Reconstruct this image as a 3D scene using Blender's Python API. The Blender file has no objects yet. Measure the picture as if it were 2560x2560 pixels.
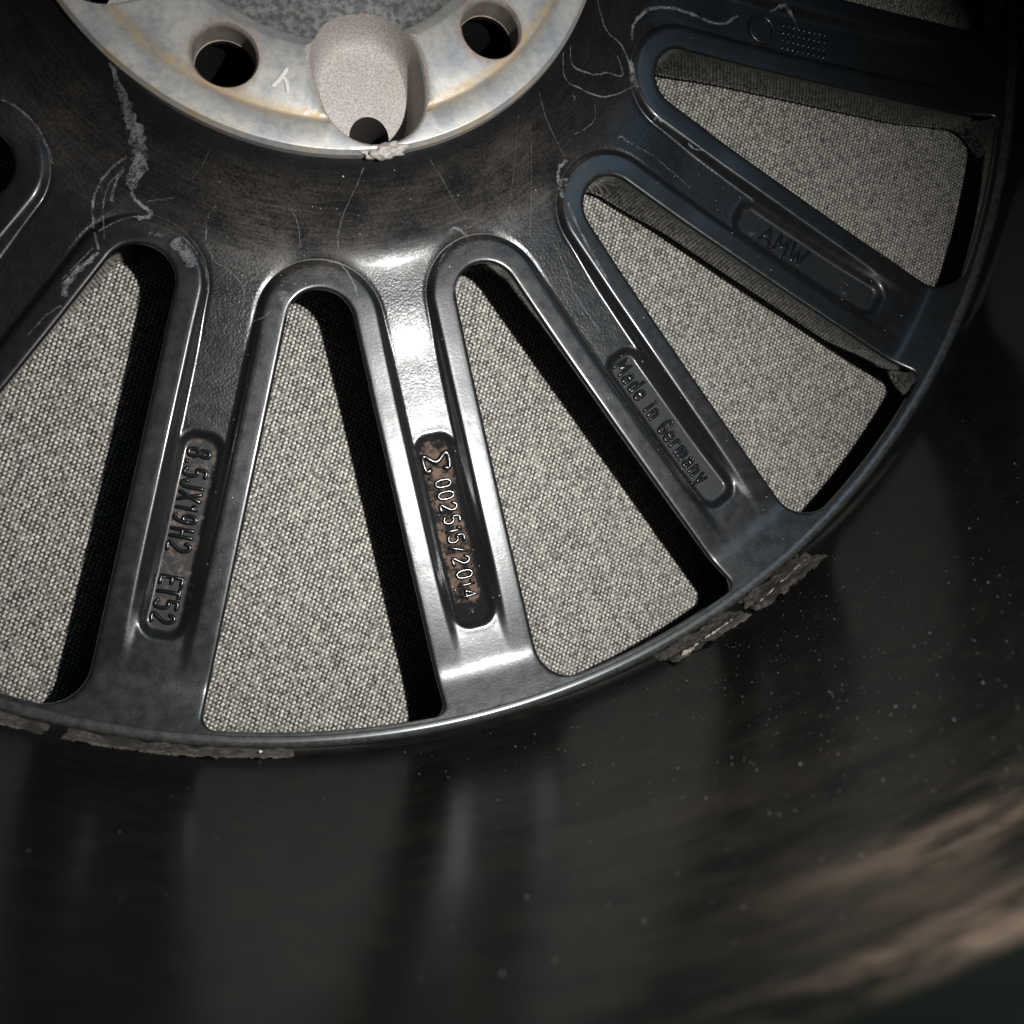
import bpy, bmesh, math, random
import numpy as np
random.seed(7); RNG = np.random.default_rng(11)
MM = 0.001          # every shape below is worked out in millimetres
ZO = 48.0           # the hub's bolting face lies 48 mm above the cloth
scene = bpy.context.scene
COL = scene.collection

# ------------------------------------------------------------------ camera
CR = np.array([[0.9428143302461363, 0.21724096282303537, -0.25279933297821583],
               [-0.22343252919032097, 0.9747098349422302, 0.0043177038455806845],
               [0.24734397826130042, 0.052412801285586126, 0.9675090979826805]])
CC = np.array([-50.824, -163.695, 233.491])
FPX = 2457.05       # focal length in pixels of the 2560 px wide photograph
from mathutils import Matrix, Vector
cam = bpy.data.cameras.new('camera'); cam_o = bpy.data.objects.new('camera', cam); COL.objects.link(cam_o)
cam.sensor_width = 36.0; cam.lens = FPX / 2560 * 36.0
cam.clip_start = 0.005; cam.clip_end = 20
M4 = Matrix.Identity(4)
for i in range(3):
    for j in range(3): M4[i][j] = CR[i, j]
    M4[i][3] = (CC[i] + (ZO if i == 2 else 0)) * MM
cam_o.matrix_world = M4
cam.dof.use_dof = True; cam.dof.focus_distance = 0.262; cam.dof.aperture_fstop = 19.0
scene.camera = cam_o

# ------------------------------------------------------------------ light
w = bpy.data.worlds.new('World'); scene.world = w; w.use_nodes = True
w.node_tree.nodes['Background'].inputs[0].default_value = (0.45, 0.62, 0.75, 1)
w.node_tree.nodes['Background'].inputs[1].default_value = 0.012

def area(name, loc, target, size, power, color, shape='DISK'):
    l = bpy.data.lights.new(name, 'AREA'); l.shape = shape; l.size = size; l.energy = power; l.color = color
    o = bpy.data.objects.new(name, l); COL.objects.link(o)
    o.location = loc
    o.rotation_euler = (Vector(target) - Vector(loc)).to_track_quat('-Z', 'Y').to_euler()
    return o
# the phone's flash, a few centimetres beside the lens
fl = area('phone_flash', (0.050, -0.1495, 0.298), (-0.005, -0.150, 0.03), 0.006, 0.40, (1.0, 0.995, 0.975))
fl.data.spread = math.radians(90)
# cool light of the room coming in over the rim
area('room_light', (0.55, 0.25, 1.05), (0.0, -0.05, 0.04), 0.30, 0.55, (0.40, 0.70, 1.0), 'SQUARE')
vs = scene.view_settings
vs.view_transform = 'Standard'; vs.look = 'None'; vs.exposure = 0.0; vs.gamma = 1.0; vs.use_curve_mapping = False

# ------------------------------------------------------------------ helpers
def pchip(xk, yk):
    xk = np.array(xk, float); yk = np.array(yk, float)
    h = np.diff(xk); dl = np.diff(yk) / h; m = np.zeros_like(yk)
    m[0], m[-1] = dl[0], dl[-1]
    for i in range(1, len(xk) - 1):
        if dl[i-1] * dl[i] > 0:
            w1, w2 = 2*h[i] + h[i-1], h[i] + 2*h[i-1]
            m[i] = (w1 + w2) / (w1 / dl[i-1] + w2 / dl[i])
    def f(x):
        x = np.clip(np.asarray(x, float), xk[0], xk[-1])
        i = np.clip(np.searchsorted(xk, x) - 1, 0, len(h) - 1)
        t = (x - xk[i]) / h[i]
        return ((1+2*t)*(1-t)**2*yk[i] + t*(1-t)**2*h[i]*m[i] + t*t*(3-2*t)*yk[i+1] + t*t*(t-1)*h[i]*m[i+1])
    return f
def sstep(a, b, x):
    t = np.clip((np.asarray(x, float) - a) / (b - a), 0, 1); return t*t*(3-2*t)
def to_world(P):
    P = np.array(P, float); P[..., 2] += ZO; return P * MM
def mesh_from(name, V, F, normals=None, smooth=True):
    me = bpy.data.meshes.new(name)
    V = np.asarray(V, np.float64)
    if isinstance(F, np.ndarray):
        me.vertices.add(len(V)); me.vertices.foreach_set('co', V.astype(np.float32).ravel())
        n = F.shape[1]
        me.loops.add(F.size); me.loops.foreach_set('vertex_index', F.astype(np.int32).ravel())
        me.polygons.add(len(F)); me.polygons.foreach_set('loop_start', np.arange(0, F.size, n, dtype=np.int32))
        me.update(calc_edges=True)
    else:
        me.from_pydata(V.tolist(), [], F); me.update()
    me.validate()
    if smooth: me.polygons.foreach_set('use_smooth', np.ones(len(me.polygons), bool))
    if normals is not None: me.normals_split_custom_set_from_vertices(np.asarray(normals).tolist())
    return me
def attr(me, name, vals):
    a = me.attributes.new(name, 'FLOAT', 'POINT'); a.data.foreach_set('value', np.asarray(vals, np.float32))
def obj(name, me, mat=None, parent=None, kind=None):
    o = bpy.data.objects.new(name, me); COL.objects.link(o)
    if mat is not None:
        if len(me.materials) == 0: me.materials.append(mat)
    if parent is not None: o.parent = parent
    if kind: o['kind'] = kind
    return o
def lathe(prof, seg, a0=0.0, a1=2*math.pi, closed=False):
    prof = np.array(prof, float); n = len(prof); full = abs(a1 - a0 - 2*math.pi) < 1e-6
    th = np.linspace(a0, a1, seg, endpoint=not full)
    V = np.stack([np.outer(np.cos(th), prof[:, 0]), np.outer(np.sin(th), prof[:, 0]), np.tile(prof[:, 1], (seg, 1))], -1)
    m = n if closed else n - 1; s = seg if full else seg - 1
    I, J = np.meshgrid(np.arange(s), np.arange(m), indexing='ij')
    I2 = (I + 1) % seg; J2 = (J + 1) % n
    F = np.stack([I*n+J, I2*n+J, I2*n+J2, I*n+J2], -1).reshape(-1, 4)
    return V.reshape(-1, 3), F, th

# ------------------------------------------------------------------ materials
def material(name):
    m = bpy.data.materials.new(name); m.use_nodes = True
    nt = m.node_tree; b = nt.nodes['Principled BSDF']
    return m, nt, b
class NT:
    def __init__(s, nt): s.nt = nt
    def n(s, t, **k):
        x = s.nt.nodes.new(t)
        for a, v in k.items(): setattr(x, a, v)
        return x
    def l(s, a, b): s.nt.links.new(a, b)
    def pos(s):
        return s.n('ShaderNodeNewGeometry').outputs['Position']
    def noise(s, scale, detail=3, vec=None, rough=0.6, stretch=None):
        x = s.n('ShaderNodeTexNoise'); x.inputs['Scale'].default_value = scale
        x.inputs['Detail'].default_value = detail; x.inputs['Roughness'].default_value = rough
        v = vec if vec is not None else s.pos()
        if stretch:
            mp = s.n('ShaderNodeMapping'); mp.inputs['Scale'].default_value = stretch; s.l(v, mp.inputs['Vector']); v = mp.outputs[0]
        s.l(v, x.inputs['Vector']); return x.outputs['Fac']
    def ramp(s, fac, lo, hi, a=0.0, b=1.0):
        x = s.n('ShaderNodeMapRange'); x.interpolation_type = 'SMOOTHSTEP'
        s.l(fac, x.inputs['Value'])
        for i, v in ((1, lo), (2, hi), (3, a), (4, b)): x.inputs[i].default_value = v
        return x.outputs[0]
    def math(s, op, a, b=0.0):
        x = s.n('ShaderNodeMath', operation=op)
        for i, v in ((0, a), (1, b)):
            if isinstance(v, (int, float)): x.inputs[i].default_value = v
            else: s.l(v, x.inputs[i])
        return x.outputs[0]
    def mix(s, fac, a, b):
        x = s.n('ShaderNodeMix', data_type='RGBA')
        if isinstance(fac, (int, float)): x.inputs[0].default_value = fac
        else: s.l(fac, x.inputs[0])
        for i, v in ((6, a), (7, b)):
            if isinstance(v, tuple): x.inputs[i].default_value = (*v, 1)
            else: s.l(v, x.inputs[i])
        return x.outputs[2]
    def att(s, name):
        x = s.n('ShaderNodeAttribute'); x.attribute_name = name; return x.outputs
    def bump(s, h, strength, dist, prev=None):
        x = s.n('ShaderNodeBump'); x.inputs['Strength'].default_value = strength; x.inputs['Distance'].default_value = dist
        s.l(h, x.inputs['Height'])
        if prev is not None: s.l(prev, x.inputs['Normal'])
        return x.outputs[0]

def paint_material(name, base=(0.0050, 0.0056, 0.0062), film=0.020):
    m, nt, b = material(name); g = NT(nt)
    dust = g.att('dust')['Fac']; rust = g.att('rust')['Fac']; gloss = g.att('gloss')['Fac']; matte = g.att('matte')['Fac']
    dull = g.math('SUBTRACT', 1.0, gloss)
    big = g.noise(70, 4); fine = g.noise(1400, 4, rough=0.7); mid = g.noise(320, 4)
    patch = g.math('ADD', g.math('MULTIPLY', mid, 0.55), g.math('MULTIPLY', fine, 0.45))
    cyl = g.att('cyl')['Vector']; streak = g.noise(1, 4, vec=cyl, stretch=(90, 1500, 1), rough=0.65)
    big2 = g.noise(95, 3)
    sp = g.math('ADD', g.math('ADD', g.math('MULTIPLY', streak, 0.30), g.math('MULTIPLY', fine, 0.45)), g.math('MULTIPLY', big2, 0.35))
    f1 = g.math('MULTIPLY', g.ramp(sp, 0.42, 0.76), g.math('MULTIPLY', dust, 0.8))
    f2 = g.math('MULTIPLY', g.math('MULTIPLY', g.ramp(big, 0.25, 0.75, 0.65, 1.0), film), dull)
    c = g.mix(f2, base, (0.080, 0.104, 0.128))
    c = g.mix(f1, c, (0.105, 0.084, 0.066))
    f = g.math('ADD', f1, f2)
    rf = g.math('MULTIPLY', g.ramp(g.math('ADD', g.math('ADD', g.math('MULTIPLY', mid, 0.75), g.math('MULTIPLY', fine, 0.35)), g.math('MULTIPLY', rust, 0.55)), 0.88, 1.08), g.ramp(rust, 0.02, 0.2))
    c = g.mix(rf, c, (0.105, 0.072, 0.054))
    g.l(c, b.inputs['Base Color'])
    r = g.math('ADD', g.math('ADD', g.math('MULTIPLY', g.ramp(mid, 0.25, 0.75, 0.20, 0.31), dull), 0.06), g.math('MULTIPLY', f, 0.45))
    r = g.math('ADD', r, g.math('MULTIPLY', matte, 0.45))
    g.l(r, b.inputs['Roughness'])
    g.l(g.math('SUBTRACT', 0.40, g.math('ADD', g.math('MULTIPLY', gloss, 0.12), g.math('MULTIPLY', matte, 0.36))), b.inputs['Specular IOR Level'])
    g.l(g.math('MULTIPLY', g.math('MULTIPLY', dull, g.math('SUBTRACT', 1.0, g.math('MAXIMUM', matte, g.math('MULTIPLY', g.att('peel')['Fac'], 0.7)))), 0.35), b.inputs['Coat Weight']); b.inputs['Coat Roughness'].default_value = 0.12
    peel = g.math('MULTIPLY', g.noise(1500, 2, rough=0.5), g.math('ADD', g.math('MULTIPLY', g.att('peel')['Fac'], 0.8), 0.2))
    n1 = g.bump(peel, 0.45, 0.0002)
    n2 = g.bump(g.math('MULTIPLY', fine, dull), 0.12, 0.0001, n1)
    g.l(n2, b.inputs['Normal'])
    return m
PAINT = paint_material('black_gloss_paint')

m, nt, b = material('barrel_paint'); g = NT(nt)
cyl = g.att('cyl')['Vector']; dust = g.att('dust')['Fac']
st = g.noise(1, 4, vec=cyl, stretch=(16, 75, 1)); st2 = g.noise(1, 3, vec=cyl, stretch=(70, 190, 1)); fine = g.noise(1500, 3)
f = g.math('MULTIPLY', g.ramp(g.math('ADD', g.math('MULTIPLY', st, 0.65), g.math('MULTIPLY', st2, 0.35)), 0.40, 0.66), dust)
f0 = g.math('MULTIPLY', g.ramp(g.noise(160, 4), 0.35, 0.8, 0.0, 0.05), g.math('SUBTRACT', 1.0, g.att('clean')['Fac']))
c = g.mix(g.math('ADD', f, f0), (0.0046, 0.0058, 0.0050), (0.125, 0.092, 0.068))
gr = g.math('MULTIPLY', g.att('grey')['Fac'], g.ramp(g.noise(500, 4, rough=.7), .3, .7, .35, 1.0))
c = g.mix(gr, c, (0.075, 0.074, 0.072))
g.l(c, b.inputs['Base Color'])
g.l(g.math('ADD', g.ramp(fine, 0.2, 0.8, 0.19, 0.26), g.math('MULTIPLY', f, 0.5)), b.inputs['Roughness'])
g.l(g.bump(g.noise(900, 2), 0.06, 0.0002), b.inputs['Normal'])
b.inputs['Specular IOR Level'].default_value = 0.0
gl = g.n('ShaderNodeBsdfGlossy'); gl.inputs['Roughness'].default_value = 0.21; gl.inputs['Color'].default_value = (0.9, 0.95, 1.0, 1)
mxs = g.n('ShaderNodeMixShader'); g.l(g.math('MULTIPLY', g.math('SUBTRACT', 1.0, g.math('MINIMUM', f, 1.0)), 0.07), mxs.inputs[0])
g.l(b.outputs[0], mxs.inputs[1]); g.l(gl.outputs[0], mxs.inputs[2])
g.l(mxs.outputs[0], nt.nodes['Material Output'].inputs['Surface'])
BARREL = m

m, nt, b = material('bare_aluminium'); g = NT(nt)
rad = g.n('ShaderNodeVectorMath', operation='LENGTH')
sx = g.n('ShaderNodeVectorMath', operation='MULTIPLY'); sx.inputs[1].default_value = (1, 1, 0); g.l(g.pos(), sx.inputs[0]); g.l(sx.outputs[0], rad.inputs[0])
r = rad.outputs['Value']
n1 = g.noise(110, 5); n2 = g.noise(600, 4); n3 = g.noise(2600, 3)
c = g.mix(g.ramp(n1, 0.3, 0.7), (0.29, 0.295, 0.305), (0.46, 0.44, 0.395))
c = g.mix(g.ramp(n2, 0.5, 0.78, 0, 0.55), c, (0.30, 0.30, 0.305))
def ring(c0, w0):   # a stained ring of its own radius on the bolting face
    d = g.math('ABSOLUTE', g.math('SUBTRACT', g.math('ADD', r, g.math('MULTIPLY', g.math('SUBTRACT', n1, 0.5), 0.0016)), c0))
    return g.ramp(d, 0.0, w0, 1, 0)
y = g.math('MULTIPLY', ring(0.0640, 0.0030), g.ramp(n2, 0.28, 0.6, 0.1, 0.9))
c = g.mix(y, c, (0.38, 0.285, 0.17))
for hx, hy in [(56*math.cos(math.radians(-126+72*q))*MM, 56*math.sin(math.radians(-126+72*q))*MM) for q in range(5)]:
    dd = g.n('ShaderNodeVectorMath', operation='DISTANCE'); g.l(sx.outputs[0], dd.inputs[0]); dd.inputs[1].default_value = (hx, hy, 0)
    dv = g.math('ADD', dd.outputs['Value'], g.math('MULTIPLY', g.math('SUBTRACT', n1, 0.5), 0.004))
    c = g.mix(g.math('MULTIPLY', g.ramp(dv, 0.0078, 0.0102, 1, 0), 0.55), c, (0.36, 0.25, 0.18))
y2 = g.math('MULTIPLY', ring(0.0722, 0.0016), g.ramp(n1, 0.42, 0.66, 0.0, 0.8))
c = g.mix(y2, c, (0.40, 0.29, 0.16))
inn = g.ramp(r, 0.0436, 0.0444, 1, 0)
c = g.mix(g.math('MULTIPLY', inn, 0.85), c, g.mix(g.ramp(n2, 0.35, 0.65), (0.10, 0.098, 0.095), (0.26, 0.255, 0.25)))
rust = g.att('rust')['Fac']
g.l(c, b.inputs['Base Color']); b.inputs['Metallic'].default_value = 0.55
g.l(g.ramp(n2, 0.2, 0.8, 0.38, 0.62), b.inputs['Roughness'])
h = g.math('ADD', g.math('MULTIPLY', n2, 0.5), g.math('MULTIPLY', n3, 0.5))
g.l(g.bump(h, 0.25, 0.0002), b.inputs['Normal'])
ALU = m

m, nt, b = material('sand_cast_metal'); g = NT(nt)
n1 = g.noise(2300, 3, rough=0.7); n2 = g.noise(200, 4)
c = g.mix(g.ramp(n1, 0.3, 0.7), (0.24, 0.215, 0.195), (0.47, 0.43, 0.40))
c = g.mix(g.ramp(n2, 0.5, 0.8, 0, 0.4), c, (0.28, 0.22, 0.17))
g.l(c, b.inputs['Base Color']); b.inputs['Metallic'].default_value = 0.15; b.inputs['Roughness'].default_value = 0.55
g.l(g.bump(n1, 0.6, 0.0003), b.inputs['Normal'])
CAST = m

m, nt, b = material('bored_metal'); g = NT(nt)
n1 = g.noise(1, 3, stretch=(100, 100, 5200)); n2 = g.noise(300, 3)
c = g.mix(g.ramp(n2, 0.3, 0.7), (0.30, 0.25, 0.20), (0.42, 0.39, 0.36))
g.l(c, b.inputs['Base Color']); b.inputs['Metallic'].default_value = 0.6; b.inputs['Roughness'].default_value = 0.45
g.l(g.bump(n1, 0.4, 0.0002), b.inputs['Normal'])
BORE = m

m, nt, b = material('limescale'); g = NT(nt)
n1 = g.noise(2600, 4, rough=0.75); n2 = g.noise(420, 3)
al = g.ramp(g.math('ADD', g.math('MULTIPLY', n1, 0.6), g.math('MULTIPLY', n2, 0.4)), 0.40, 0.62)
al = g.math('MULTIPLY', al, g.att('dens')['Fac'])
b.inputs['Base Color'].default_value = (0.34, 0.35, 0.37, 1); b.inputs['Roughness'].default_value = 0.7
g.l(al, b.inputs['Alpha'])
LIME = m

m, nt, b = material('adhesive'); g = NT(nt)
n1 = g.noise(900, 5, rough=0.75); n2 = g.noise(180, 4)
c = g.mix(g.ramp(n1, 0.3, 0.7), (0.022, 0.020, 0.018), (0.13, 0.11, 0.092))
c = g.mix(g.ramp(n2, 0.42, 0.62), c, (0.020, 0.018, 0.016))
g.l(c, b.inputs['Base Color']); b.inputs['Roughness'].default_value = 0.8
g.l(g.bump(n1, 0.8, 0.0006), b.inputs['Normal'])
GLUE = m
def plain(name, col, rough=0.7):
    m, nt, b = material(name); b.inputs['Base Color'].default_value = (*col, 1); b.inputs['Roughness'].default_value = rough; return m
PALE = plain('pale_fibre', (0.55, 0.53, 0.49)); SPECK = plain('grey_dust', (0.07, 0.068, 0.064)); SPECKW = plain('white_dust', (0.6, 0.6, 0.58))

m, nt, b = material('yarn'); g = NT(nt)
tone = g.att('tone')['Fac']
n1 = g.noise(1, 3, stretch=(900, 5200, 2000))
c = g.mix(tone, (0.014, 0.0135, 0.013), (0.64, 0.605, 0.53))
c = g.mix(g.ramp(n1, 0.35, 0.7, 0.0, 0.4), c, (0.10, 0.095, 0.09))
g.l(c, b.inputs['Base Color']); b.inputs['Roughness'].default_value = 0.85
b.inputs['Sheen Weight'].default_value = 0.15
g.l(g.bump(n1, 0.5, 0.0002), b.inputs['Normal'])
YARN = m
m, nt, b = material('woven_ground'); g = NT(nt)
ck = g.n('ShaderNodeTexChecker'); ck.inputs['Scale'].default_value = 900; g.l(g.pos(), ck.inputs['Vector'])
n1 = g.noise(1800, 3)
c = g.mix(g.ramp(n1, 0.3, 0.7), (0.010, 0.010, 0.010), (0.030, 0.029, 0.027))
g.l(c, b.inputs['Base Color']); b.inputs['Roughness'].default_value = 0.9
GROUND = m

# ------------------------------------------------------------------ cloth
def cloth():
    bm = bmesh.new(); s = 0.42
    n = 24
    vs_ = [[bm.verts.new(((-s + 2*s*i/n), (-s + 2*s*j/n), -0.0009)) for j in range(n+1)] for i in range(n+1)]
    for i in range(n):
        for j in range(n): bm.faces.new((vs_[i][j], vs_[i+1][j], vs_[i+1][j+1], vs_[i][j+1]))
    me = bpy.data.meshes.new('cloth'); bm.to_mesh(me); bm.free()
    o = obj('cloth', me, GROUND, kind='structure')
    # the pale weft where it floats over the dark warp, one small bulge per crossing
    P1, P2, RMIN, RMAX = 0.73, 0.93, 92.0, 229.0
    th = math.radians(9.0)
    k = int(RMAX / min(P1, P2)) + 4
    I, J = np.meshgrid(np.arange(-k, k), np.arange(-k, k), indexing='ij')
    I = I.ravel(); J = J.ravel()
    par = (I + J) % 2
    x = I*P1; y = J*P2
    x = x + 0.5*np.sin(y*0.045+1) + 0.35*np.sin(x*0.03+y*0.02); y = y + 0.6*np.sin(x*0.031) + 0.3*np.sin(x*0.09+2)
    cx = x*math.cos(th) - y*math.sin(th); cy = x*math.sin(th) + y*math.cos(th)
    r = np.hypot(cx, cy); az = np.degrees(np.arctan2(cy, cx))
    full = (cx, cy, par, I, J)
    near = (az < 26) | (az > 170)
    for part, ng in ((near, 4), (~near, 3)):
        cx, cy, par, I, J = full
        sp_ = az-(np.round((az-6)/24)*24+6)
        keep = (r > RMIN) & (r < RMAX) & part & (np.abs(r*np.sin(np.radians(sp_))) > 4.5)
        if ng == 3: keep &= par == 0
        cx, cy, par, I, J = cx[keep], cy[keep], par[keep], I[keep], J[keep]
        N = len(cx)
        rowtone = RNG.normal(0, 1, 4*k); coltone = RNG.normal(0, 1, 4*k)
        light = par == 0
        base_t = np.where(light, 0.80 + 0.05*rowtone[J+2*k-1] + 0.14*RNG.normal(0, 1, N), 0.07 + 0.04*coltone[I+2*k-1] + 0.09*RNG.normal(0, 1, N))
        base_t = np.where(light & (RNG.random(N) < 0.05), 0.42, base_t)
        tone = np.clip(base_t, 0.0, 1.0)
        gu = np.array([-1, -0.45, 0.45, 1]) if ng == 4 else np.array([-1, 0, 1.0]); U, Vv = np.meshgrid(gu, gu, indexing='ij'); U = U.ravel(); Vv = Vv.ravel()
        prof = np.clip(1 - np.abs(U)**2.2, 0, 1)*np.clip(1 - np.abs(Vv)**2.2, 0, 1)
        lx = np.where(light, 0.44, 0.34)*(1+0.10*RNG.normal(0, 1, N)); ly = np.where(light, 0.37, 0.52)*(1+0.10*RNG.normal(0, 1, N))
        hh = np.where(light, 0.36, 0.20)*(1+0.18*RNG.normal(0, 1, N))
        rot = th + RNG.normal(0, 0.09, N) + np.where(light, 0.22, 0.0)
        ux = U[None]*lx[:, None]; vy = Vv[None]*ly[:, None]
        jx = RNG.normal(0, 0.045, N); jy = RNG.normal(0, 0.045, N)
        X = (cx+jx)[:, None] + ux*np.cos(rot)[:, None] - vy*np.sin(rot)[:, None]
        Y = (cy+jy)[:, None] + ux*np.sin(rot)[:, None] + vy*np.cos(rot)[:, None]
        Z = -0.75 + prof[None]*hh[:, None] + np.where(light, 0.12, 0.0)[:, None] - 0.15*(prof[None] <= 0)
        V = np.stack([X, Y, Z], -1).reshape(-1, 3)*MM
        a = np.arange(ng-1); A, B = np.meshgrid(a, a, indexing='ij')
        q = np.stack([A*ng+B, (A+1)*ng+B, (A+1)*ng+B+1, A*ng+B+1], -1).reshape(-1, 4)
        F = (np.arange(N)[:, None, None]*ng*ng + q[None]).reshape(-1, 4)
        me = mesh_from('yarn', V, F); attr(me, 'tone', np.repeat(tone, ng*ng))
        obj('yarn', me, YARN, parent=o, kind='stuff')
cloth()

# ------------------------------------------------------------------ wheel: the shape of its back
T12 = math.radians(12)
UC = 108.6; RHO = 8.58; HW = 14.0
AC, BC = UC*math.cos(T12), UC*math.sin(T12)
zN = pchip([70, 72.0, 74, 77, 81, 86, 91, 96, 104, 120, 240], [-2.6, -2.8, -4.4, -8.2, -12.8, -17.0, -20.1, -22.2, -24.6, -27.5, -40])
zC = pchip([60, 92, 104, 122, 146, 185, 240], [-21.3, -21.5, -22.1, -24.2, -25.2, -24.6, -23.6])
zB = pchip([60, 85, 100, 115, 130, 170, 196, 240], [-19.8, -19.9, -20.3, -21.3, -22.1, -22.6, -22.4, -22.4])
POCKETS = {-114, -90, -66, -42}
PA, PL, PW, PR = 166.0, 26.0, 5.5, 4.2
def slot_d(a, b):
    b = np.abs(b)
    return np.where(a < AC, np.hypot(a-AC, b-BC) - RHO, HW - b)
def pocket_sd(a, b):
    qx = np.abs(a-PA) - (PL-PR); qy = np.abs(b) - (PW-PR)
    return np.hypot(np.maximum(qx, 0), np.maximum(qy, 0)) + np.minimum(np.maximum(qx, qy), 0) - PR
def ztop(a, b, pocket=False):
    r = np.hypot(a, b); d = slot_d(a, b)
    ramp = 0.38*1.3*np.log1p(np.exp((r-203)/1.3))
    band = zB(r) + ramp
    fade = sstep(170, 204, r)
    chan = zC(r)*(1-fade) + zB(r)*fade + ramp
    kk = 0.9
    n, c = zN(r), chan
    mx = np.maximum(n, c); sm = mx + kk*np.log(np.exp((n-mx)/kk) + np.exp((c-mx)/kk))
    sm = sm - 0.55*np.exp(-((d-7.7)/0.6)**2)*(1-sstep(100, 125, r))
    m = 1 - sstep(5.6, 8.5, d)
    z = sm*(1-m) + band*m
    if pocket:
        s = pocket_sd(a, b)
        z = z - 1.7*(1-sstep(-1.8, 0.5, s)) + 0.05*np.exp(-((s-0.9)/0.6)**2)
    return z
def zw_top(x, y):
    """height of the spoked back at a point of the wheel, mm"""
    az = np.arctan2(y, x); k = np.round((np.degrees(az)-6)/24)*24+6
    dk = az - np.radians(k); r = np.hypot(x, y)
    p = bool(int(round(float(k)))) in (True,) and int(round(float(k))) in POCKETS
    return float(ztop(np.array(r*np.cos(dk)), np.array(r*np.sin(dk)), p))
def hit_back(px, py):
    """the point of the wheel's back seen at a pixel of the 2560 px photograph"""
    d = CR @ np.array([(px-1280)/FPX, -(py-1280)/FPX, -1.0]); z = -20.0
    for _ in range(8):
        P = CC + d*((z-CC[2])/d[2]); z = 0.5*z + 0.5*zw_top(P[0], P[1])
    return CC + d*((z-CC[2])/d[2])
def hit_barrel(px, py, rr=217.3):
    d = CR @ np.array([(px-1280)/FPX, -(py-1280)/FPX, -1.0])
    a = d[0]**2+d[1]**2; bq = 2*(CC[0]*d[0]+CC[1]*d[1]); c = CC[0]**2+CC[1]**2-rr**2
    t = (-bq+math.sqrt(bq*bq-4*a*c))/2/a; return CC+t*d

def sector(step, RF):
    """half a spoke (b>0): outline rows against columns of growing distance from the slot"""
    E, Nn, T, kind, wi = [], [], [], [], []
    nt = int(20/step) + 8
    L1, L2 = 72.0*T12, AC-72.0
    for i in range(nt):
        f = i/nt; t = math.radians(192+78*f); nx, ny = math.cos(t), math.sin(t)
        E.append((AC+RHO*nx, BC+RHO*ny)); Nn.append((nx, ny))
        s = f*(L1+L2)
        T.append((72.0*math.cos(T12-s/72.0), 72.0*math.sin(T12-s/72.0)) if s < L1 else (72.0+s-L1, 0.0))
        kind.append(0); wi.append(4.0)
    A1 = math.sqrt((212.5-RF)**2-(HW+RF)**2)
    A0 = 198.0; ns = int((A0-AC)/step); nx_ = int((A1-A0)/step)+1
    for i in range(ns+nx_):
        a = AC+(A0-AC)*i/ns if i < ns else A0+(A1-A0)*(i-ns)/nx_
        E.append((a, HW)); Nn.append((0, -1)); T.append((a, 0.0)); kind.append(1)
        wi.append(4+1.5*float(sstep(AC, AC+25, a))+1.5*float(sstep(188, A1, a)))
    nf = int(14/step)+4; t1 = 360+math.degrees(math.atan2(HW+RF, A1)); paz = math.radians(t1-360)
    l1, l2 = 213.5-A1, 213.5*paz
    for i in range(nf):
        f = i/nf; t = math.radians(270+(t1-270)*f); nx, ny = math.cos(t), math.sin(t)
        E.append((A1+RF*nx, HW+RF+RF*ny)); Nn.append((nx, ny))
        s = f*(l1+l2)
        T.append((A1+s, 0.0) if s < l1 else (213.5*math.cos((s-l1)/213.5), 213.5*math.sin((s-l1)/213.5)))
        kind.append(2); wi.append(7+6*f)
    na = int(20/step)
    for i in range(na+1):
        t = paz+(T12-paz)*i/na; c, s_ = math.cos(t), math.sin(t)
        E.append((212.5*c, 212.5*s_)); Nn.append((c, s_)); T.append((213.5*c, 213.5*s_)); kind.append(2); wi.append(13.0)
    return np.array(E), np.array(Nn), np.array(T), np.array(kind), np.array(wi)

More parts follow.
